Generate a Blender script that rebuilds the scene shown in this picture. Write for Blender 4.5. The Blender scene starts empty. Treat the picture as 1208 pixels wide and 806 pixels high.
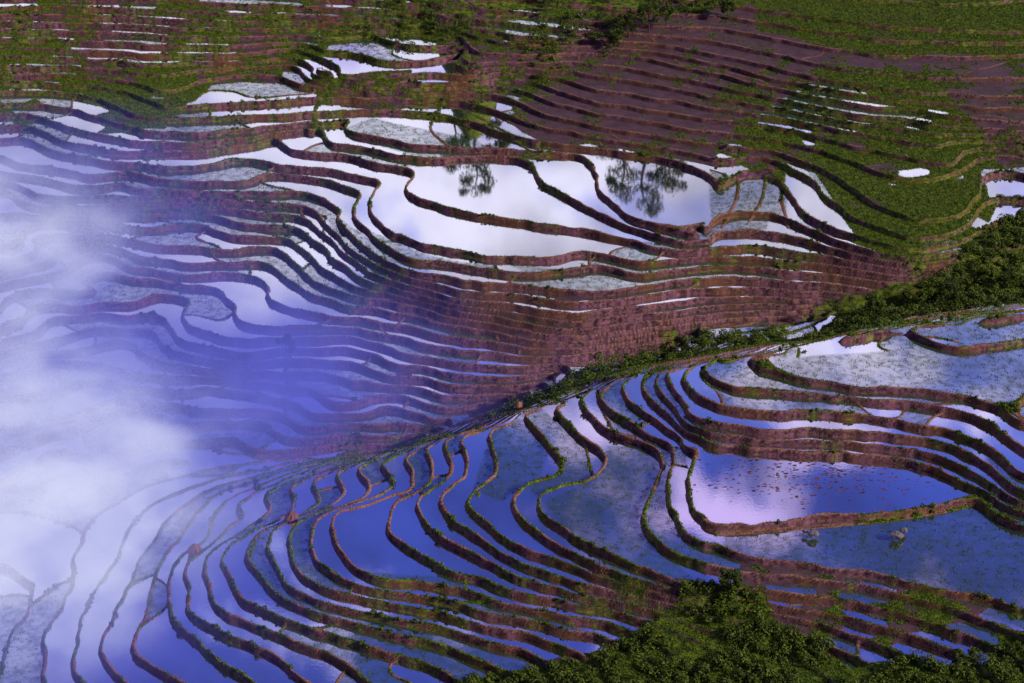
import bpy, bmesh, math, numpy as np
from mathutils import noise as mn, Vector
rng=np.random.default_rng(7)
scene=bpy.context.scene
# ------------------------------------------------------------------ camera
F=1208*70/36.0
CX,CY,CZ=0.0,-433.0,270.0
cd=bpy.data.cameras.new("camera"); cam=bpy.data.objects.new("camera",cd)
scene.collection.objects.link(cam); cam.location=(CX,CY,CZ)
cam.rotation_euler=(math.radians(60),0,0); cd.lens=70; cd.sensor_width=36
cd.clip_start=1; cd.clip_end=20000; scene.camera=cam
scene.view_settings.view_transform='Standard'; scene.view_settings.look='None'
scene.view_settings.exposure=0
# ------------------------------------------------------------------ image pixels -> ground position, cast through the camera onto level planes
def Zl(n):
    n=np.asarray(n,float)
    return np.where(n<24,1.15*n,27.6+1.12*(n-24))
def ground(u,v,z):
    u=np.asarray(u,float);v=np.asarray(v,float)
    a=(u-604)/F; b=(403-v)/F
    dx=a; dy=0.5*b+0.8660254; dz=0.8660254*b-0.5
    t=(z-CZ)/dz
    return CX+t*dx, CY+t*dy
def catmull(P,k=14):
    P=np.array(P,float)
    Q=np.vstack([2*P[0]-P[1],P,2*P[-1]-P[-2]])
    out=[]
    for i in range(1,len(Q)-2):
        t=np.linspace(0,1,k,endpoint=False)[:,None]
        p0,p1,p2,p3=Q[i-1],Q[i],Q[i+1],Q[i+2]
        out.append(0.5*((2*p1)+(-p0+p2)*t+(2*p0-5*p1+4*p2-p3)*t*t+(-p0+3*p1-3*p2+p3)*t**3))
    out.append(P[-1:])
    return np.vstack(out)
C=[]
def c(n,s):
    v=[float(a) for a in s.replace(","," ").split()]
    C.append((n,[(v[i],v[i+1]) for i in range(0,len(v),2)]))
# far / upper hillside
c(52,"-60,-140 300,-120 700,-80 1000,-55 1260,-50")
c(48,"-60,-50 300,-40 560,-25 760,-8 880,3 1000,18 1100,28 1240,32")
c(44,"-60,-22 300,-10 480,2 600,12 700,22 800,30 860,32 960,50 1040,60 1130,62 1240,60")
c(41,"-60,2 150,5 300,12 450,18 560,30 650,40 760,45 830,55 920,75 980,90 1060,100 1140,105 1240,110")
c(36,"-60,28 100,30 200,35 300,38 380,36 470,40 540,50 560,68 640,68 720,66 820,85 900,105 960,118 1020,128 1080,133 1130,143 1240,152")
c(30,"-60,62 100,65 180,72 250,70 300,70 345,62 372,78 430,96 540,95 620,92 700,115 790,128 870,140 940,150 1020,168 1080,182 1118,190 1125,172 1160,170 1240,178")
c(32.33,"374,78 400,84 440,82 500,80 535,72 548,62")
c(34,"382,56 400,48 440,43 500,45 545,52")
c(26,"-60,85 80,88 150,95 200,105 240,88 330,84 365,100 440,106 520,106 590,112 660,138 740,153 830,168 880,172 930,182 985,205 1040,240 1090,258 1135,250 1152,225 1150,200 1180,192 1240,198")
c(24,"-60,95 80,100 150,110 190,126 225,126 300,122 362,116 440,116 520,116 560,124 640,150 720,165 800,178 845,190 880,185 920,192 960,215 995,250 1040,270 1090,280 1140,268 1162,236 1240,236")
c(23,"-60,110 60,108 120,118 160,135 210,140 300,138 370,133 440,130 500,132 560,145 620,165 680,174 760,182 832,203 846,222 865,208 885,198 912,198 930,225 955,255 1010,280 1080,292 1140,282 1175,262 1240,262")
c(22,"-60,125 40,122 100,135 160,152 230,158 320,150 380,146 410,143 405,153 450,165 520,174 600,178 670,182 700,198 712,232 755,262 822,277 845,258 880,250 925,258 1000,288 1080,302 1150,295 1240,290")
c(21,"-60,135 30,135 80,150 150,166 230,170 315,158 372,152 388,168 440,178 500,188 590,184 622,189 640,215 690,245 742,268 810,286 850,272 930,278 1000,297 1080,310 1150,305 1240,300")
c(20,"-60,150 30,150 70,165 140,178 230,180 300,168 320,163 345,177 410,184 450,194 486,203 480,222 500,238 560,252 640,264 725,279 800,297 860,290 930,295 1000,306 1080,318 1150,315 1240,310")
c(19,"-60,165 20,165 60,178 130,190 220,198 280,188 330,194 400,204 448,215 432,238 438,262 485,285 560,301 640,306 690,298 760,309 850,303 930,308 1000,315 1080,326 1150,324 1240,322")
c(18,"-60,180 10,178 45,195 110,208 160,205 230,212 300,206 370,213 420,226 413,250 428,272 478,300 560,318 640,323 700,316 760,323 850,315 930,320 1000,326 1080,335 1150,333 1240,334")
c(17,"-60,195 5,192 30,215 90,225 150,218 220,228 300,226 370,232 402,245 398,265 418,290 468,312 550,332 630,339 700,345 760,338 840,330 920,332 1000,338 1070,345 1130,343")
c(15,"-60,225 0,225 40,245 100,245 140,238 200,245 290,252 350,258 380,275 400,300 440,324 500,345 600,360 680,368 760,362 840,352 920,352 1000,356 1060,358 1110,354")
c(13,"-60,270 20,275 60,262 120,268 200,275 270,280 330,290 355,310 395,332 440,346 520,362 620,380 700,388 780,378 860,370 940,366 1000,368 1050,366")
c(11,"-60,320 20,315 70,295 140,300 220,310 290,325 320,345 370,365 440,372 540,385 620,398 700,402 790,390 880,381 960,378")
c(9,"-60,365 40,350 110,330 170,330 230,345 280,365 330,385 430,395 520,408 600,418 670,420 740,408 800,402")
c(7,"-60,410 50,390 130,370 200,380 260,400 320,415 420,425 520,438 600,445 660,440")
c(5,"-60,450 80,420 170,415 250,430 330,445 430,455 520,465 600,468 640,458")
c(3,"-60,500 100,455 200,450 300,470 420,485 520,492 590,485")
c(1,"-60,560 100,500 200,490 320,508 430,515 530,512")
c(-1,"-60,640 100,565 250,545 400,538 480,527")
# gully bed
c(8,"680,432 740,428 800,424"); c(14,"880,404 940,402 980,398"); c(19,"1080,370 1120,364 1170,352")
# near spur
c(29,"1260,360 1200,372 1150,378 1110,384")
c(28,"1140,384 1100,383 1040,390 960,404 930,411")
c(27,"1260,512 1208,498 1180,482 1130,468 1050,460 980,455 910,440 884,429 892,419 960,414")
c(26,"1260,545 1208,531 1160,497 1100,480 1030,471 950,465 880,460 842,446 833,433 850,424")
c(25,"1260,575 1200,558 1150,522 1080,501 1000,490 900,486 850,479 816,464 806,444 822,431")
c(24,"1260,590 1200,575 1140,535 1070,515 975,510 900,506 840,502 810,490 800,470 785,445 790,436")
c(22,"1260,615 1200,600 1158,578 1110,556 1040,538 950,530 832,524 795,498 768,475 757,455 755,438")
c(21,"1260,640 1180,605 1155,586 1080,601 950,613 845,622 816,598 811,560 822,528 790,508 755,485 735,460 728,446")
c(20,"1260,750 1180,712 1100,694 1000,674 900,660 850,648 808,632 792,600 788,560 794,524 760,512 728,490 706,468 702,456")
c(19,"1260,775 1180,738 1110,712 1010,690 900,676 830,664 775,640 757,612 770,580 784,548 772,524 720,510 696,488 680,472 672,466")
c(18,"1260,800 1120,742 1010,712 900,695 828,689 750,670 680,640 642,603 638,585 660,574 702,560 712,535 690,518 665,498 648,482 645,476")
c(17,"1240,835 1130,772 1010,732 900,710 830,701 760,686 700,666 650,640 614,605 603,586 622,572 655,556 664,540 650,524 632,505 622,492 620,486")
c(16,"1120,800 1020,754 940,728 860,714 800,703 740,690 680,671 600,640 562,612 546,592 560,574 582,556 580,530 574,512 588,500")
c(15,"1080,825 1010,778 930,748 860,730 800,715 730,699 660,682 590,653 540,617 516,592 526,576 545,560 548,540 545,520 556,510")
c(14,"990,810 920,768 850,745 790,727 720,709 640,690 570,662 512,628 488,602 494,582 522,566 528,545 522,526 530,518")
c(13,"910,800 840,762 780,740 710,719 620,700 540,675 480,648 456,618 462,592 500,572 508,552 498,533 505,524")
c(12,"840,800 770,760 700,734 590,708 510,686 450,682 405,664 390,632 396,608 425,598 476,580 486,562 472,542 478,532")
c(11,"810,820 760,778 680,744 580,722 500,701 440,693 385,673 366,642 370,616 396,602 450,584 460,567 446,550 450,540")
c(10,"750,815 660,760 560,734 470,712 400,698 360,680 343,652 344,624 370,607 424,590 434,574 420,556 425,548")
c(9,"700,820 630,774 540,747 450,726 390,713 343,693 323,667 317,636 340,614 390,596 406,580 395,560 400,553")
c(8,"640,825 600,793 520,765 440,742 380,726 328,703 299,678 294,648 312,626 364,602 378,587 366,568 370,560")
c(7,"560,820 500,785 420,760 360,742 300,716 273,692 266,657 281,636 330,612 348,594 338,575 340,568")
c(6,"450,808 400,780 340,757 280,729 249,703 242,670 252,646 292,624 318,602 308,585 310,578")
c(5,"370,810 320,774 260,746 227,723 221,692 223,662 252,636 284,612 278,598 280,590")
c(4,"310,812 250,772 213,744 203,712 204,682 216,656 246,630 250,605")
c(3,"240,820 190,796 158,774 163,747 178,712 184,682 202,650 220,620")
c(2,"150,810 119,770 128,738 143,702 160,667 180,640")
c(1,"110,820 84,785 88,752 103,716 120,682 140,655")
c(0,"60,820 48,782 58,742 78,702 92,665")
c(-1,"0,820 8,762 28,722 42,685")
c(-2,"-60,820 -40,770 -20,730 -10,700")
def conv(n,v): return 24+(n-24)*0.56 if (n>24 and v<340) else n
pts=[]
for n,P in C:
    n=conv(n,P[0][1])
    Q=catmull(P,24); x,y=ground(Q[:,0],Q[:,1],float(Zl(n)))
    for i in range(len(x)-1):
        L=math.hypot(x[i+1]-x[i],y[i+1]-y[i]); k=max(1,int(L/0.4))
        t=np.arange(k)/k
        pts.append(np.stack([x[i]+(x[i+1]-x[i])*t,y[i]+(y[i+1]-y[i])*t,np.full(k,float(n))],1))
pts=np.vstack(pts)
# ------------------------------------------------------------------ interpolation helpers
def cub(A,f,axis,wrap=False):
    N=A.shape[axis]; i=np.floor(f).astype(int); t=f-i
    w=[-0.5*t+t*t-0.5*t**3, 1-2.5*t*t+1.5*t**3, 0.5*t+2*t*t-1.5*t**3, -0.5*t*t+0.5*t**3]
    out=0
    for k in range(4):
        j=i-1+k; j=j%N if wrap else np.clip(j,0,N-1)
        s=[1]*A.ndim; s[axis]=-1
        out=out+np.take(A,j,axis=axis)*w[k].reshape(s)
    return out
X0,X1,Y0,Y1=-210.,210.,-190.,300.
h=None
for sp in (11.2,5.6,2.8,1.4,0.7):
    nx=int((X1-X0)/sp)+1; ny=int((Y1-Y0)/sp)+1
    ix=np.round((pts[:,0]-X0)/sp).astype(int); iy=np.round((pts[:,1]-Y0)/sp).astype(int)
    ok=(ix>=0)&(ix<nx)&(iy>=0)&(iy<ny)
    idx=iy[ok]*nx+ix[ok]
    cnt=np.bincount(idx,minlength=nx*ny); val=np.bincount(idx,weights=pts[ok,2],minlength=nx*ny)
    m=(cnt>0).reshape(ny,nx); val=(val/np.maximum(cnt,1)).reshape(ny,nx)
    if h is None: h=np.full((ny,nx),20.0); it=900
    else:
        fx=np.arange(nx)*sp/osp; fy=np.arange(ny)*sp/osp
        h=cub(cub(h,fy,0),fx,1); it=220
    for k in range(it):
        h[m]=val[m]
        p=np.pad(h,1,mode='edge')
        h=(p[:-2,1:-1]+p[2:,1:-1]+p[1:-1,:-2]+p[1:-1,2:])*0.25
    h[m]=val[m]; osp=sp
for k in range(4):
    p=np.pad(h,1,mode='edge')
    h=0.5*h+0.125*(p[:-2,1:-1]+p[2:,1:-1]+p[1:-1,:-2]+p[1:-1,2:])
# ------------------------------------------------------------------ world grid
def axis(a,b,st,lo,hi):
    core=np.arange(a,b,st); L=[];R=[]; s=st;p=core[0]
    while p>lo: s*=1.18; p-=s; L.append(p)
    s=st;p=core[-1]
    while p<hi: s*=1.18; p+=s; R.append(p)
    return np.concatenate([L[::-1],core,R])
YF=205
xs=axis(-172,172,0.27,-4000,4000); ys=axis(-146,YF,0.27,-1500,7000)
NX,NY=len(xs),len(ys)
fx=np.clip((xs-X0)/0.7,0,h.shape[1]-1); fy=np.clip((ys-Y0)/0.7,0,h.shape[0]-1)
H=cub(cub(h,fy,0),fx,1)
def noise(scale,seed,oct=1):
    out=0;amp=1
    for o in range(oct):
        R=np.random.default_rng(seed*13+o).uniform(-1,1,(128,128))
        s=scale/2**o
        out=out+amp*cub(cub(R,ys/s+1000.37,0,True),xs/s+1000.71,1,True); amp*=0.5
    return out
def ss(t): t=np.clip(t,0,1); return t*t*(3-2*t)
xg,yg=np.meshgrid(xs,ys)
# irregular spacing / wandering on the misty lower terraces
leftw=ss((19.5-H)/3)*ss((-5-xg)/35)*ss((yg+35)/25)
H=H+leftw*(0.9*noise(17,3)+0.5*noise(9,4))
gx=np.gradient(H,xs,axis=1); gy=np.gradient(H,ys,axis=0)
g=np.sqrt(gx*gx+gy*gy)
def blur(A,k):
    for _ in range(k):
        p=np.pad(A,1,mode='edge')
        A=0.25*(p[:-2,1:-1]+p[2:,1:-1]+p[1:-1,:-2]+p[1:-1,2:])
    return A
g=np.clip(blur(g,14),0.03,3)
H=H+g*(0.85*noise(8,1)+0.22*noise(2.8,2))*np.clip(0.6/g,0.3,1)
n=np.floor(H); fr=H-n
gx=np.gradient(H,xs,axis=1); gy=np.gradient(H,ys,axis=0)
g2=np.clip(blur(np.sqrt(gx*gx+gy*gy),3),0.035,4)
W=1/g2
dl=fr/g2; du=(1-fr)/g2
wb=np.minimum(0.5,0.12*W)*(1+0.35*noise(3,5)); wr=np.minimum(0.5,0.25*W);sb=np.clip(0.16*W,0.1,0.30)
bh=(0.28+0.1*noise(5,6))*np.clip(W/5,0.15,1)
Zn=Zl(n); Zu=Zl(n+1)
bund=ss((wb+sb-dl)/sb)
ris=np.clip(1-du/wr,0,1)
# ------------------------------------------------------------------ land-use zones
JX=noise(26,31)*4+noise(9,33)*1.5; JY=noise(26,32)*4+noise(9,34)*1.5
def zone(poly,nl,jit=1.0):
    nl=conv(nl,poly[0][1] if poly[0][0]<1100 else poly[-1][1])
    P=np.array([ground(u,v,float(Zl(nl))) for u,v in poly]).reshape(-1,2)
    inside=np.zeros((NY,NX),bool)
    ax=np.where((xs>P[:,0].min()-8)&(xs<P[:,0].max()+8))[0]; ay=np.where((ys>P[:,1].min()-8)&(ys<P[:,1].max()+8))[0]
    sx=slice(ax[0],ax[-1]+1); sy=slice(ay[0],ay[-1]+1)
    X=xs[None,sx]+jit*JX[sy,sx]; Y=ys[sy,None]+jit*JY[sy,sx]
    ins=np.zeros(X.shape,bool)
    for i in range(len(P)):
        x1,y1=P[i];x2,y2=P[(i+1)%len(P)]
        if y1==y2: continue
        cr=((y1>Y)!=(y2>Y))&(X<(x2-x1)*(Y-y1)/(y2-y1)+x1)
        ins^=cr
    inside[sy,sx]=ins
    return inside
Zs=lambda s:[tuple(float(b) for b in a.split(",")) for a in s.split()]
spur=zone(Zs("850,175 900,130 960,105 1080,120 1180,185 1165,270 1080,290 1010,272 955,212 900,192"),27,.5)
stack=zone(Zs("590,118 690,60 790,25 960,45 1240,50 1240,165 1080,135 960,108 900,130 850,172 740,165 640,150"),33,.5)
stackR=zone(Zs("1040,115 1240,100 1240,188 1120,185"),33)
topg=zone(Zs("-90,-60 1240,-60 1240,58 960,52 800,30 700,58 600,118 540,112 420,112 370,124 365,80 250,72 190,120 -90,118"),36)
topr=zone(Zs("860,-60 1240,-60 1240,60 1040,58 900,30"),46)
pondH=zone(Zs("372,72 390,50 440,44 500,46 540,58 520,74 440,78 400,84"),34,.2)
pondT=zone(Zs("480,10 560,15 720,28 700,40 600,36 500,25"),42,.3)
pondR=zone(Zs("1160,203 1250,203 1250,236 1164,232"),24,.3)
lobe=zone(Zs("380,390 430,365 520,368 620,385 760,372 1000,352 1060,358 1060,375 760,405 650,450 560,480 400,450"),9)
gull=zone(Zs("960,385 1010,350 1100,340 1150,310 1240,265 1260,380 1140,382 940,412 700,440 590,475 600,455 660,428 760,412 860,400"),16,.6)
botr=zone(Zs("690,760 760,730 800,705 870,715 930,750 1000,790 1240,815 1240,870 400,870 450,800 560,775"),14)
lowr=zone(Zs("860,668 1000,690 1240,745 1240,870 820,830 850,740"),17,.5)
plantR=zone(Zs("848,628 960,616 1080,603 1160,588 1260,630 1260,750 1100,692 1000,672 900,658 850,650"),21,.2)
plantT=zone(Zs("1180,470 1250,500 1250,420 1160,400 900,420 910,440 1050,458"),28,.2)
plantC=zone(Zs("575,520 640,480 660,500 640,555 590,585 560,570"),17,.2)|zone(Zs("640,585 700,560 720,520 775,520 785,550 750,610 820,685 750,668 670,630"),19,.2)
plantU=zone(Zs("840,210 925,198 905,262 840,268"),23,.2)|zone(Zs("410,145 440,135 560,160 590,182 500,180 450,165"),23,.2)|zone(Zs("600,312 700,322 770,340 680,345"),18,.2)|zone(Zs("940,188 990,188 1020,240 990,245"),24,.2)|zone(Zs("385,240 420,270 500,305 560,318 490,318 420,298 395,270"),17,.2)
clear=zone(Zs("432,215 490,190 620,185 700,178 838,205 835,275 740,282 640,305 500,292 436,262"),21,.1)|zone(Zs("812,515 1160,520 1165,585 1080,603 840,622 812,600"),22,.1)|zone(Zs("390,598 470,582 500,640 520,680 400,672"),12,.1)|zone(Zs("545,588 620,575 700,665 600,640"),16,.1)|zone(Zs("925,195 955,200 1010,280 930,255"),23,.1)
ni=n.astype(int)
pat=np.zeros((NY,NX)); cross=np.full((NY,NX),9.0)
for k in range(4):
    q=noise(26,60+k,1)+0.2*noise(9,70+k)
    qg=np.sqrt(np.gradient(q,xs,axis=1)**2+np.gradient(q,ys,axis=0)**2)+1e-3
    sel=(ni%4)==k
    pat[sel]=q[sel]; cross[sel]=(np.abs(q-0.2)/qg)[sel]
planted=pat>0.2
planted=(planted&~clear)|plantR|plantT|plantC|plantU
cross[clear|plantR|plantT|plantC|plantU|(W<2.2)]=9
cb=ss((0.55-cross)/0.3)
def polybund(s,nl,w=0.4):
    global cb
    Q=catmull(Zs(s),10); x,y=ground(Q[:,0],Q[:,1],float(Zl(nl)))
    for i in range(len(x)-1):
        a0=np.searchsorted(xs,min(x[i],x[i+1])-2);a1=np.searchsorted(xs,max(x[i],x[i+1])+2)
        b0=np.searchsorted(ys,min(y[i],y[i+1])-2);b1=np.searchsorted(ys,max(y[i],y[i+1])+2)
        X=xs[None,a0:a1];Y=ys[b0:b1,None]
        ex,ey=x[i+1]-x[i],y[i+1]-y[i]; L2=ex*ex+ey*ey+1e-9
        t=np.clip(((X-x[i])*ex+(Y-y[i])*ey)/L2,0,1)
        d=np.hypot(X-x[i]-t*ex,Y-y[i]-t*ey)
        cb[b0:b1,a0:a1]=np.maximum(cb[b0:b1,a0:a1],ss((w+0.3-d)/0.35))
polybund("872,205 868,235 852,262",22.5); polybund("905,200 898,235 884,255",22.5); polybund("927,198 922,232 930,262",22.5)
polybund("845,625 960,617 1080,604 1160,588",21,0.6)
polybund("520,128 508,150 530,172",22.5)
polybund("560,138 600,160 628,178",22.5)
dry=spur|stack|stackR|topg|gull|botr
dry=(dry&~pondH&~pondT&~pondR&~clear)
wetspots=(noise(14,90)+0.5*noise(5,91)>np.where(topg,-0.08,0.5))&(topg|spur|stackR)&~stack&~topr
dry=dry&~wetspots
dry=dry|(lowr&(noise(9,97)+0.3*noise(4,98)>0.05))
dry=dry|(lobe&(noise(10,95)>0.45))
dryf=np.clip(blur(dry.astype(float),3),0,1)
BH=np.where(stack|spur|topg,0.6,1.0)
edge=np.maximum(bund,cb*0.8)
base=Zn-0.28*(1-dryf)+0.04
Z=base+(Zn+bh*BH-base)*edge
rise=np.clip(0.55*ris**0.8+0.45*ss(ris),0,1)
Z=Z+(Zu+bh*BH-Z)*rise
land=np.clip(np.maximum(edge,ss(ris*3)),0,1)
Z=Z+np.maximum(land,0.5*dryf)*(0.045*noise(1.5,11)+0.08*noise(3.2,12))*np.clip(W/4,0.3,1)
wild=np.clip(blur((gull|(botr&(noise(20,77)>-0.2))).astype(float),8),0,1)
sm=np.where(H<24,1.15*H,27.6+1.12*(H-24))
Z=Z*(1-0.6*wild)+wild*0.6*sm+wild*0.4*noise(4,14)
ridge=np.maximum.reduce([44*np.exp(-((xg-50)/26)**2),38*np.exp(-((xg+14)/15)**2),18*np.exp(-((xg-15)/40)**2)])
Z=Z+ridge*np.exp(-((yg-238)/27)**2)
# masks
green=np.clip(0.5*noise(22,21)+0.5*noise(6,22)+0.5*noise(1.7,23)+0.5,0,1)*0.9
green=green+(0.6+0.4*noise(7,28))*spur+0.6*topg*np.clip(noise(16,24)*1.5+0.3,0,1)+0.5*topr+0.75*wild
green=np.clip(green*np.where(stack&~topr,0.6,1)*np.where(lobe,0.35,1),0,1)
green=np.where(rise>0.15,green*0.42,green)
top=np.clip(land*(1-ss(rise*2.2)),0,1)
def quads(mask):
    j,i=np.nonzero(mask); a=j*NX+i
    return np.stack([a,a+1,a+NX+1,a+NX],1)
def mesh_obj(name,co,faces,mat,cols=None,smooth=True,k=4):
    me=bpy.data.meshes.new(name)
    nv=len(co);nf=len(faces)
    me.vertices.add(nv);me.vertices.foreach_set("co",np.ascontiguousarray(co,dtype=np.float32).ravel())
    me.loops.add(nf*k);me.loops.foreach_set("vertex_index",np.ascontiguousarray(faces,dtype=np.int32).ravel())
    me.polygons.add(nf);me.polygons.foreach_set("loop_start",np.arange(0,nf*k,k,dtype=np.int32))
    me.polygons.foreach_set("use_smooth",np.full(nf,smooth,dtype=bool))
    me.update(calc_edges=True)
    if cols is not None:
        at=me.color_attributes.new("mask",'FLOAT_COLOR','POINT')
        cc=np.ones((nv,4),np.float32);cc[:,:cols.shape[1]]=cols
        at.data.foreach_set("color",cc.ravel())
    me.materials.append(mat)
    ob=bpy.data.objects.new(name,me);scene.collection.objects.link(ob)
    return ob
# ------------------------------------------------------------------ materials
def newmat(name):
    m=bpy.data.materials.new(name);m.use_nodes=True;nt=m.node_tree;nt.nodes.clear()
    return m,nt,nt.nodes,nt.links
def nd(N,t,**kw):
    x=N.new(t)
    for k,v in kw.items(): setattr(x,k,v)
    return x
def mixc(N,L,f,a,b,bt='MIX'):
    m=N.new("ShaderNodeMix");m.data_type='RGBA';m.blend_type=bt
    for s,v in ((0,f),(6,a),(7,b)):
        if hasattr(v,"links"): L.new(v,m.inputs[s])
        elif isinstance(v,(int,float)): m.inputs[s].default_value=v
        else: m.inputs[s].default_value=(*v,1)
    return m.outputs[2]
def mth(N,L,op,a,b=0.0):
    m=N.new("ShaderNodeMath");m.operation=op
    for s,v in enumerate((a,b)):
        if hasattr(v,"links"): L.new(v,m.inputs[s])
        else: m.inputs[s].default_value=v
    return m.outputs[0]
def nz(N,L,vec,scale,detail=4,rough=0.6):
    t=N.new("ShaderNodeTexNoise");t.inputs["Scale"].default_value=scale;t.inputs["Detail"].default_value=detail
    t.inputs["Roughness"].default_value=rough
    if vec is not None:L.new(vec,t.inputs["Vector"])
    return t.outputs["Fac"]
def sstep(N,L,v,a,b):
    m=N.new("ShaderNodeMapRange");m.interpolation_type='SMOOTHSTEP';L.new(v,m.inputs[0])
    m.inputs[1].default_value=a;m.inputs[2].default_value=b
    return m.outputs[0]
# terrain
mt,nt,N,L=newmat("terrace_earth")
out=nd(N,"ShaderNodeOutputMaterial");bs=nd(N,"ShaderNodeBsdfPrincipled");L.new(bs.outputs[0],out.inputs[0])
geo=nd(N,"ShaderNodeNewGeometry");at=nd(N,"ShaderNodeVertexColor",layer_name="mask")
sep=nd(N,"ShaderNodeSeparateColor");L.new(at.outputs[0],sep.inputs[0])
P=geo.outputs["Position"]
n1=nz(N,L,P,0.7,3,0.65);n2=nz(N,L,P,0.06,2);n3=nz(N,L,P,3.0,2,0.7)
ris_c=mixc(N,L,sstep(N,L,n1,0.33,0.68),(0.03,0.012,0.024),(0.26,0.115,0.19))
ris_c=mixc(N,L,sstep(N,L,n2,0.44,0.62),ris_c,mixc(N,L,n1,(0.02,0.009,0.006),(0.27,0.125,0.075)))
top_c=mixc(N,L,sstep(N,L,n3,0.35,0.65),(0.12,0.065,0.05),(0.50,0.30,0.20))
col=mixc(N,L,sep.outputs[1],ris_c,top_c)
col=mixc(N,L,sep.outputs[2],col,mixc(N,L,nz(N,L,P,0.25,4,0.7),(0.012,0.012,0.012),(0.20,0.115,0.16)))
grn=mixc(N,L,sstep(N,L,n1,0.3,0.7),(0.02,0.06,0.01),(0.21,0.31,0.02))
gm=sstep(N,L,mth(N,L,'ADD',sep.outputs[0],mth(N,L,'MULTIPLY',mth(N,L,'SUBTRACT',n3,0.5),1.1)),0.3,0.65)
col=mixc(N,L,gm,col,grn)
L.new(col,bs.inputs["Base Color"]);bs.inputs["Roughness"].default_value=0.85
bs.inputs["Specular IOR Level"].default_value=0.25
bp=nd(N,"ShaderNodeBump");bp.inputs["Strength"].default_value=0.4;bp.inputs["Distance"].default_value=0.4
L.new(nz(N,L,P,1.2,3,0.7),bp.inputs["Height"]);L.new(bp.outputs[0],bs.inputs["Normal"])
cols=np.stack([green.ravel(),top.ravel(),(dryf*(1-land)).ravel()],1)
co=np.stack([xg.ravel(),yg.ravel(),Z.ravel()],1)
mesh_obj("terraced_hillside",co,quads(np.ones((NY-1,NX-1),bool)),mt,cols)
# water
mw,nt,N,L=newmat("paddy_water")
out=nd(N,"ShaderNodeOutputMaterial");geo=nd(N,"ShaderNodeNewGeometry");P=geo.outputs["Position"]
at=nd(N,"ShaderNodeVertexColor",layer_name="mask");sep=nd(N,"ShaderNodeSeparateColor");L.new(at.outputs[0],sep.inputs[0])
gl=nd(N,"ShaderNodeBsdfGlossy");gl.inputs["Color"].default_value=(0.95,0.95,1,1);gl.inputs["Roughness"].default_value=0.03
df=nd(N,"ShaderNodeBsdfDiffuse")
nn=nz(N,L,P,0.35,3,0.7)
L.new(mixc(N,L,nn,(0.02,0.06,0.035),(0.07,0.14,0.07)),df.inputs["Color"])
wb_=nd(N,"ShaderNodeBump");wb_.inputs["Strength"].default_value=0.015;wb_.inputs["Distance"].default_value=0.1
L.new(nz(N,L,P,1.2,2),wb_.inputs["Height"]);L.new(wb_.outputs[0],gl.inputs["Normal"])
spk=sstep(N,L,nz(N,L,P,0.5,4,0.65),0.38,0.66)
fac=mth(N,L,'SUBTRACT',0.93,mth(N,L,'MULTIPLY',sep.outputs[0],mth(N,L,'ADD',0.28,mth(N,L,'MULTIPLY',spk,0.30))))
ms=nd(N,"ShaderNodeMixShader");L.new(fac,ms.inputs[0]);L.new(df.outputs[0],ms.inputs[1]);L.new(gl.outputs[0],ms.inputs[2])
L.new(ms.outputs[0],out.inputs[0])
same=(n[:-1,:-1]==n[1:,:-1])&(n[:-1,:-1]==n[:-1,1:])&(n[:-1,:-1]==n[1:,1:])
wet=(dryf<0.6)&(land<0.97)&(wild<0.3)
wm=same&(wet[:-1,:-1]|wet[1:,1:]|wet[1:,:-1]|wet[:-1,1:])
fq=quads(wm)
used=np.unique(fq);remap=np.full(NX*NY,-1,np.int64);remap[used]=np.arange(len(used))
wco=np.stack([xg.ravel()[used],yg.ravel()[used],Zn.ravel()[used]],1)
pl=blur(planted.astype(float),2)
mesh_obj("water",wco,remap[fq],mw,pl.ravel()[used][:,None],smooth=False)
# ------------------------------------------------------------------ plants
def leafmat(name,ca,cb_,rough=0.6):
    m,nt,N,L=newmat(name)
    out=nd(N,"ShaderNodeOutputMaterial");bs=nd(N,"ShaderNodeBsdfPrincipled");L.new(bs.outputs[0],out.inputs[0])
    at=nd(N,"ShaderNodeVertexColor",layer_name="mask");sep=nd(N,"ShaderNodeSeparateColor");L.new(at.outputs[0],sep.inputs[0])
    L.new(mixc(N,L,sep.outputs[0],ca,cb_),bs.inputs["Base Color"]);bs.inputs["Roughness"].default_value=rough
    bs.inputs["Specular IOR Level"].default_value=0.2
    return m
def blades(name,mask,count,hgt,wid,mat,lean=0.35,zbase=None):
    j,i=np.nonzero(mask)
    if len(j)==0:return
    s=rng.integers(0,len(j),count);j=j[s];i=i[s]
    x=xs[i]+rng.uniform(-.13,.13,count);y=ys[j]+rng.uniform(-.13,.13,count)
    z=(Z if zbase is None else zbase)[j,i]-0.03
    hh=hgt*rng.uniform(0.5,1.4,count);a=rng.uniform(0,math.pi,count)
    w=wid*rng.uniform(.6,1.4,count);l1=rng.normal(0,lean,count)*hh;l2=rng.normal(0,lean,count)*hh
    b=np.stack([x,y,z],1);d=np.stack([np.cos(a)*w,np.sin(a)*w,0*a],1)
    tp=b+np.stack([l1,l2,hh],1)
    v=np.stack([b-d,b+d,tp],1).reshape(-1,3)
    f=np.arange(count*3).reshape(-1,3)
    cc=np.repeat(rng.uniform(0,1,count),3)[:,None]
    return mesh_obj(name,v,f,mat,cc,False,3)
view=(np.abs(xg)<168)&(yg>-144)&(yg<YF-5)
mg=leafmat("grass_blades",(0.03,0.085,0.012),(0.2,0.3,0.03))
blades("bund_grass",view&(green>0.4)&((land>0.3)|(dryf>0.5))&(rise<0.6),420000,0.38,0.10,mg)
msd=leafmat("straw_weeds",(0.14,0.05,0.035),(0.5,0.25,0.13))
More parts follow.
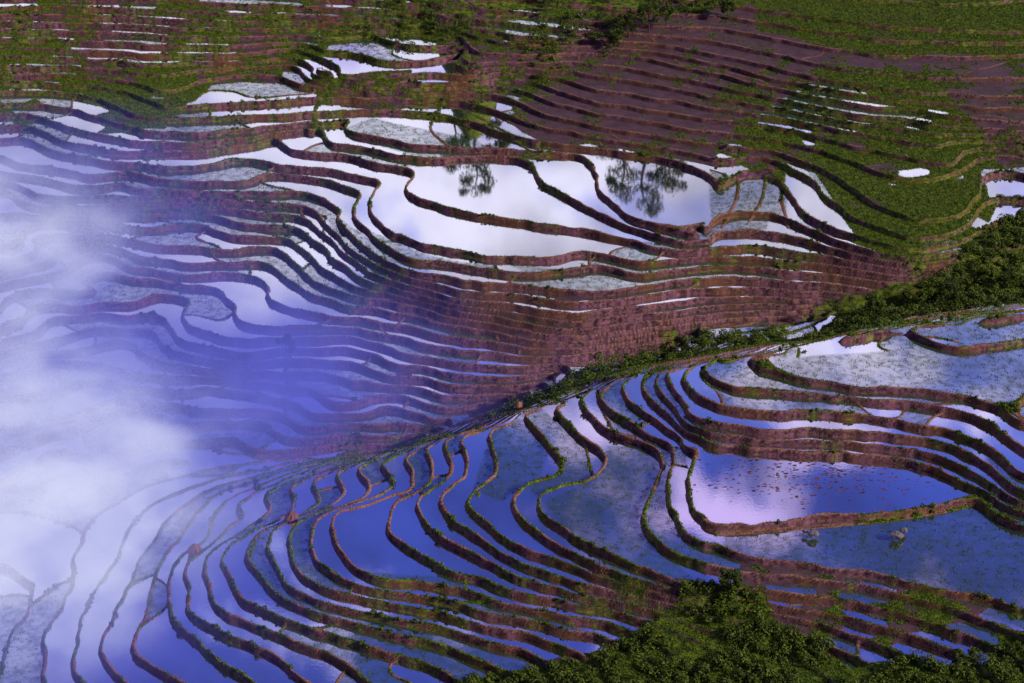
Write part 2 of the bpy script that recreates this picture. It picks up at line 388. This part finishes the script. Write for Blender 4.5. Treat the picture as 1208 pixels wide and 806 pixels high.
blades("dry_grass",view&(green<0.4)&(land>0.5)&(rise<0.5)&(noise(5,44)>0.0),120000,0.26,0.07,msd)
ms_=leafmat("rice_leaf",(0.03,0.07,0.03),(0.12,0.22,0.07))
blades("rice_seedlings",view&planted&(dryf<0.4)&(land<0.1)&(wild<0.3)&(noise(0.9,47)>0.25),90000,0.26,0.07,ms_,zbase=Zn)
def leaves(cent,rad,nper,size,flat=0.75):
    M=len(cent);k=M*nper
    cidx=np.repeat(np.arange(M),nper)
    d=rng.normal(size=(k,3));d/=np.linalg.norm(d,axis=1)[:,None]
    r=rng.uniform(0.35,1.05,k)**0.6*(1+0.25*np.sin(5*d[:,0]+cidx)*np.cos(4*d[:,1]+2*cidx))
    p=cent[cidx]+d*(r*rad[cidx])[:,None]*np.array([1,1,flat])
    nrm=d+rng.normal(0,0.7,(k,3));nrm[:,2]+=0.4;nrm/=np.linalg.norm(nrm,axis=1)[:,None]
    t=np.cross(nrm,rng.normal(size=(k,3)));t/=np.linalg.norm(t,axis=1)[:,None];b=np.cross(nrm,t)
    s=(size*rng.uniform(0.5,1.3,k))[:,None]
    v=np.stack([p-t*s,p-b*s*0.55,p+t*s,p+b*s*0.55],1).reshape(-1,3)
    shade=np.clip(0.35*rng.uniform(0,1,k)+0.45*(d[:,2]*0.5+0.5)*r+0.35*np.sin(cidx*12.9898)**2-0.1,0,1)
    return v,np.repeat(shade,4)
def terr_z(x,y):
    i=np.clip(np.searchsorted(xs,x),0,NX-1);j=np.clip(np.searchsorted(ys,y),0,NY-1)
    return Z[j,i]
def scatter(mask,count):
    j,i=np.nonzero(mask&view);s=rng.integers(0,len(j),count);return xs[i[s]],ys[j[s]],Z[j[s],i[s]]
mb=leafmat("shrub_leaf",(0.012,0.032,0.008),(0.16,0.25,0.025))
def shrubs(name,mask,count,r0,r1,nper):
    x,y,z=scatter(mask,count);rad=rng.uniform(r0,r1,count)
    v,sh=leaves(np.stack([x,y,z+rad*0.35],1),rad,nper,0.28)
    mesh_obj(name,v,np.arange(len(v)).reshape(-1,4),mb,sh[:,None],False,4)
gveg=zone(Zs("950,392 1005,350 1090,335 1150,305 1190,275 1240,255 1260,385 1140,380 950,408"),18,.6)|zone(Zs("560,482 660,428 700,405 850,388 930,388 925,412 760,434 680,448 600,476"),12,.5)
shrubs("gully_shrubs",gveg,800,0.6,1.9,150)
bveg=zone(Zs("340,860 380,806 480,780 600,762 650,770 745,738 800,703 870,712 900,745 980,765 1000,792 1240,785 1240,860"),14,.6)
shrubs("slope_shrubs",bveg&(noise(11,78)>-0.35),820,0.6,1.8,160)
tveg=zone(Zs("360,20 560,5 900,0 840,28 760,40 700,60 640,80 560,60 420,35"),38)
shrubs("hilltop_shrubs",tveg&(noise(9,79)>0.1),300,0.6,2.0,110)
shrubs("terrace_edge_bushes",(green>0.45)&(land>0.5)&(noise(8,80)>0.2)&(dryf<0.5),1100,0.28,0.7,45)
# ------------------------------------------------------------------ trees
mbark,nt,N,L=newmat("bark");out=nd(N,"ShaderNodeOutputMaterial");bs=nd(N,"ShaderNodeBsdfPrincipled");L.new(bs.outputs[0],out.inputs[0])
tcb=nd(N,"ShaderNodeTexCoord");L.new(mixc(N,L,nz(N,L,tcb.outputs["Object"],6,4,.7),(0.03,0.02,0.015),(0.11,0.08,0.06)),bs.inputs["Base Color"]);bs.inputs["Roughness"].default_value=0.9
def tube(a,b,r0,r1,k=7):
    a=np.array(a,float);b=np.array(b,float);d=(b-a)/np.linalg.norm(b-a)
    t=np.cross(d,[0.3,1,0.2]);t/=np.linalg.norm(t);s=np.cross(d,t)
    an=np.linspace(0,2*math.pi,k,endpoint=False)
    ring=np.cos(an)[:,None]*t+np.sin(an)[:,None]*s
    v=np.vstack([a+ring*r0,b+ring*r1]);f=[[i,(i+1)%k,k+(i+1)%k,k+i] for i in range(k)]
    return v,np.array(f)
def tree(x,y,ht,cr):
    z=float(terr_z(x,y))-0.2
    e=bpy.data.objects.new("broadleaf_tree",None);scene.collection.objects.link(e);e.location=(x,y,z)
    V=[];Fc=[];o=0;cent=[];rad=[]
    prev=np.array([0,0,0.]);r=0.035*ht
    for k in range(4):
        nx_=prev+np.array([rng.normal(0,.03*ht),rng.normal(0,.03*ht),0.2*ht]);v,f=tube(prev,nx_,r,r*.78);V.append(v);Fc.append(f+o);o+=len(v);prev=nx_;r*=.78
        if k>0:
            for q in range(3):
                a=rng.uniform(0,6.28);e2=prev+np.array([math.cos(a)*cr*.8,math.sin(a)*cr*.8,0.12*ht]);v,f=tube(prev,e2,r*.6,r*.2);V.append(v);Fc.append(f+o);o+=len(v)
                cent.append(e2);rad.append(cr*rng.uniform(.35,.6))
    cent.append(prev+np.array([0,0,.1*ht]));rad.append(cr*.6)
    t=mesh_obj("trunk",np.vstack(V),np.vstack(Fc),mbark);t.parent=e
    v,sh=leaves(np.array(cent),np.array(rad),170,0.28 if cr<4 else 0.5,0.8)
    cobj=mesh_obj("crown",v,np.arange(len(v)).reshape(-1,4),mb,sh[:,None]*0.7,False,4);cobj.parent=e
for u,v_,nl,ht,cr in [(742,38,43,8,2.6),(765,36,43,10,3),(785,32,43,7,2.4),(725,48,42,6,2.2),(860,22,45,6,2.2),(1120,352,19,6,2.4),(1190,330,20,5,2.2),(1030,372,17,6,2.4),(338,420,7,6,2.2),(862,706,16,5,2)]:
    x,y=ground(u,v_,float(Zl(conv(nl,v_))));tree(float(x),float(y),ht,cr)
for x,ht,cr in [(34,17,4.5),(42,23,6),(50,26,6.5),(58,22,6),(67,17,5),(-21,15,4.5),(-13,20,5.5),(-6,16,4.5)]:
    tree(float(x),238.0,ht,cr)
# ------------------------------------------------------------------ rocks
mr,nt,N,L=newmat("rock");out=nd(N,"ShaderNodeOutputMaterial");bs=nd(N,"ShaderNodeBsdfPrincipled");L.new(bs.outputs[0],out.inputs[0])
tcn=nd(N,"ShaderNodeTexCoord");L.new(mixc(N,L,nz(N,L,tcn.outputs["Object"],1.5,6,.7),(0.06,0.06,0.08),(0.3,0.28,0.3)),bs.inputs["Base Color"]);bs.inputs["Roughness"].default_value=.85
def rock(u,v_,nl,s):
    x,y=ground(u,v_,float(Zl(nl)));bm=bmesh.new();bmesh.ops.create_icosphere(bm,subdivisions=3,radius=1)
    off=Vector((u,v_,0))
    for q in bm.verts:
        q.co=q.co*(1+0.5*mn.noise(q.co*1.3+off)+0.2*mn.noise(q.co*3+off));q.co.z*=.6
    me=bpy.data.meshes.new("rock");bm.to_mesh(me);bm.free();me.materials.append(mr)
    ob=bpy.data.objects.new("rock",me);scene.collection.objects.link(ob);ob.scale=(s,s*.8,s);ob.location=(x,y,float(Zl(nl))+.1*s)
rock(960,630,21,1.1);rock(1058,632,21,1.3);rock(1066,626,21,.8);rock(950,627,21,.6)
mst=leafmat("straw",(0.16,0.06,0.04),(0.42,0.2,0.13))
def stackobj(u,v_,nl,s):
    x,y=ground(u,v_,float(Zl(nl)));z=float(terr_z(x,y))
    prof=[(0.75,0),(0.95,0.5),(1.05,1.0),(0.85,1.35),(0.45,1.8),(0.1,2.15)];k=18;v=[];f=[]
    for a,(r,hh) in enumerate(prof):
        for b in range(k):
            an=b/k*6.283;rr=r*(1+.08*rng.normal());v.append((rr*math.cos(an)*s,rr*math.sin(an)*s,hh*s))
    for a in range(len(prof)-1):
        for b in range(k):f.append([a*k+b,a*k+(b+1)%k,(a+1)*k+(b+1)%k,(a+1)*k+b])
    ob=mesh_obj("straw_stack",np.array(v),np.array(f),mst,rng.uniform(0,1,(len(v),1)),False);ob.location=(x,y,z-.1)
stackobj(230,650,5,1.6);stackobj(344,612,9,1.5);stackobj(612,468,14,1.0)
mfw=leafmat("floating_weed",(0.10,0.03,0.03),(0.30,0.10,0.08))
V=[];cc=[];k=420
uu=960+rng.normal(0,1,k)*70;vv=562+rng.normal(0,1,k)*17
x,y=ground(uu,vv,float(Zl(21)))
for a in range(k):
    i=np.searchsorted(xs,x[a]);j=np.searchsorted(ys,y[a])
    if n[j,i]!=21 or land[j,i]>0.1: continue
    s=rng.uniform(.12,.45);an=np.sort(rng.uniform(0,6.28,6))
    rr=s*rng.uniform(.6,1.2,6)
    V.append(np.stack([x[a]+rr*1.5*np.cos(an),y[a]+rr*np.sin(an)*.8,np.full(6,Zn[j,i]+.03)],1));cc+= [rng.uniform()]*6
if V:
    V=np.vstack(V);mesh_obj("floating_weeds",V,np.arange(len(V)).reshape(-1,6),mfw,np.array(cc)[:,None],False,6)
# ------------------------------------------------------------------ mist
mm,nt,N,L=newmat("valley_mist")
out=nd(N,"ShaderNodeOutputMaterial");geo=nd(N,"ShaderNodeNewGeometry");P=geo.outputs["Position"]
def gauss(cx,cy,cz,rx,ry,rz,amp):
    m=nd(N,"ShaderNodeMapping",vector_type='POINT')
    m.inputs["Location"].default_value=(-cx/rx,-cy/ry,-cz/rz);m.inputs["Scale"].default_value=(1/rx,1/ry,1/rz)
    L.new(P,m.inputs["Vector"])
    dt=nd(N,"ShaderNodeVectorMath",operation='DOT_PRODUCT');L.new(m.outputs[0],dt.inputs[0]);L.new(m.outputs[0],dt.inputs[1])
    ex=mth(N,L,'EXPONENT',mth(N,L,'MULTIPLY',dt.outputs["Value"],-1.0))
    return mth(N,L,'MULTIPLY',ex,amp)
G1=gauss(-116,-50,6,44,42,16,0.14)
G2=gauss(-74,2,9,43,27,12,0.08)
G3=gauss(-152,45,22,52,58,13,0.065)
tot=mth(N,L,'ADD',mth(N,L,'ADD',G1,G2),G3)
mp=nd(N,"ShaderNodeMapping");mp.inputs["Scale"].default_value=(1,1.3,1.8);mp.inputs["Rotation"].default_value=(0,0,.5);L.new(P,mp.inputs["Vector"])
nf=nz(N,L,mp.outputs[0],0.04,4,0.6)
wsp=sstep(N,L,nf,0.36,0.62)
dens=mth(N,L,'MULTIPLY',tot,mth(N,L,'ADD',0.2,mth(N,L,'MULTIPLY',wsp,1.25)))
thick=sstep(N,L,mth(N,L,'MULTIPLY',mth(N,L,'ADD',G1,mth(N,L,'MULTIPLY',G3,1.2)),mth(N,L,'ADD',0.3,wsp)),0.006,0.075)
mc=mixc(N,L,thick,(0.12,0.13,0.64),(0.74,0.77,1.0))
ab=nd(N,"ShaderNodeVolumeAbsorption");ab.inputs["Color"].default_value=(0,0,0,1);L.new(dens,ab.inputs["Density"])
em=nd(N,"ShaderNodeEmission");L.new(mc,em.inputs["Color"]);L.new(dens,em.inputs["Strength"])  # mist emits its own pale glow, standing in for scattered sky light
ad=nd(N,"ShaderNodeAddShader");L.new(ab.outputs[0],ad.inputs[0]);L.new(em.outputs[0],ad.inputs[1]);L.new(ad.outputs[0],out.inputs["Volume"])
mm.cycles.volume_step_rate=1.8
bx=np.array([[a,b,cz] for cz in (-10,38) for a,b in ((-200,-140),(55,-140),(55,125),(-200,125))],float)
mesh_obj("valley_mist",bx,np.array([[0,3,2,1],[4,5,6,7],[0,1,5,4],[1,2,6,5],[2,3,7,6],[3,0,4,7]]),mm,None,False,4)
# ------------------------------------------------------------------ sky + sun
w=bpy.data.worlds.new("World");scene.world=w;w.use_nodes=True;N=w.node_tree.nodes;L=w.node_tree.links;N.clear()
out=nd(N,"ShaderNodeOutputWorld");sky=nd(N,"ShaderNodeTexSky",sky_type='NISHITA');sky.sun_disc=False
sky.sun_elevation=math.radians(28);sky.sun_rotation=math.radians(112)
b1=nd(N,"ShaderNodeBackground");L.new(mixc(N,L,1.0,sky.outputs[0],(0.8,0.5,1.0),'MULTIPLY'),b1.inputs[0]);b1.inputs[1].default_value=0.03
tc=nd(N,"ShaderNodeTexCoord");sp=nd(N,"ShaderNodeSeparateXYZ");L.new(tc.outputs["Generated"],sp.inputs[0])
cr=nd(N,"ShaderNodeValToRGB");L.new(sp.outputs[2],cr.inputs[0]);e=cr.color_ramp.elements
e[0].position=0.0;e[0].color=(.4,.35,.7,1);e[1].position=1.0;e[1].color=(.04,.05,.22,1)
for p_,c_ in ((.34,(.52,.42,.82,1)),(.45,(.50,.54,.98,1)),(.50,(.17,.23,.78,1)),(.55,(.035,.07,.42,1))):
    q=e.new(p_);q.color=c_
mp=nd(N,"ShaderNodeMapping");mp.inputs["Scale"].default_value=(1,1,1.6);L.new(tc.outputs["Generated"],mp.inputs["Vector"])
hi=sstep(N,L,sp.outputs[2],0.46,0.58)
lft=sstep(N,L,mth(N,L,'MULTIPLY',sp.outputs[0],-1.0),-0.08,0.22)
cov=mth(N,L,'SUBTRACT',mth(N,L,'MULTIPLY',hi,0.11),mth(N,L,'MULTIPLY',lft,0.05))
cn=sstep(N,L,mth(N,L,'SUBTRACT',nz(N,L,mp.outputs[0],14.0,7,.62),cov),0.40,0.54)
cl=mixc(N,L,cn,cr.outputs[0],mixc(N,L,hi,(.88,.86,.99),mixc(N,L,lft,(.64,.48,.90),(.50,.56,.98))))
az=sstep(N,L,sp.outputs[1],-0.1,0.7)
dark=mth(N,L,'ADD',0.50,mth(N,L,'MULTIPLY',sstep(N,L,nz(N,L,mp.outputs[0],13.0,5,.65),0.33,0.62),0.52))
b2=nd(N,"ShaderNodeBackground");L.new(cl,b2.inputs[0]);L.new(mth(N,L,'MULTIPLY',az,dark),b2.inputs[1])
ad=nd(N,"ShaderNodeAddShader");L.new(b1.outputs[0],ad.inputs[0]);L.new(b2.outputs[0],ad.inputs[1]);L.new(ad.outputs[0],out.inputs[0])
sd=bpy.data.lights.new("sun",'SUN');sd.energy=3.2;sd.angle=math.radians(4);sd.color=(1,.8,.68)
so=bpy.data.objects.new("sun",sd);scene.collection.objects.link(so)
so.rotation_euler=(math.radians(62),0,math.radians(68))
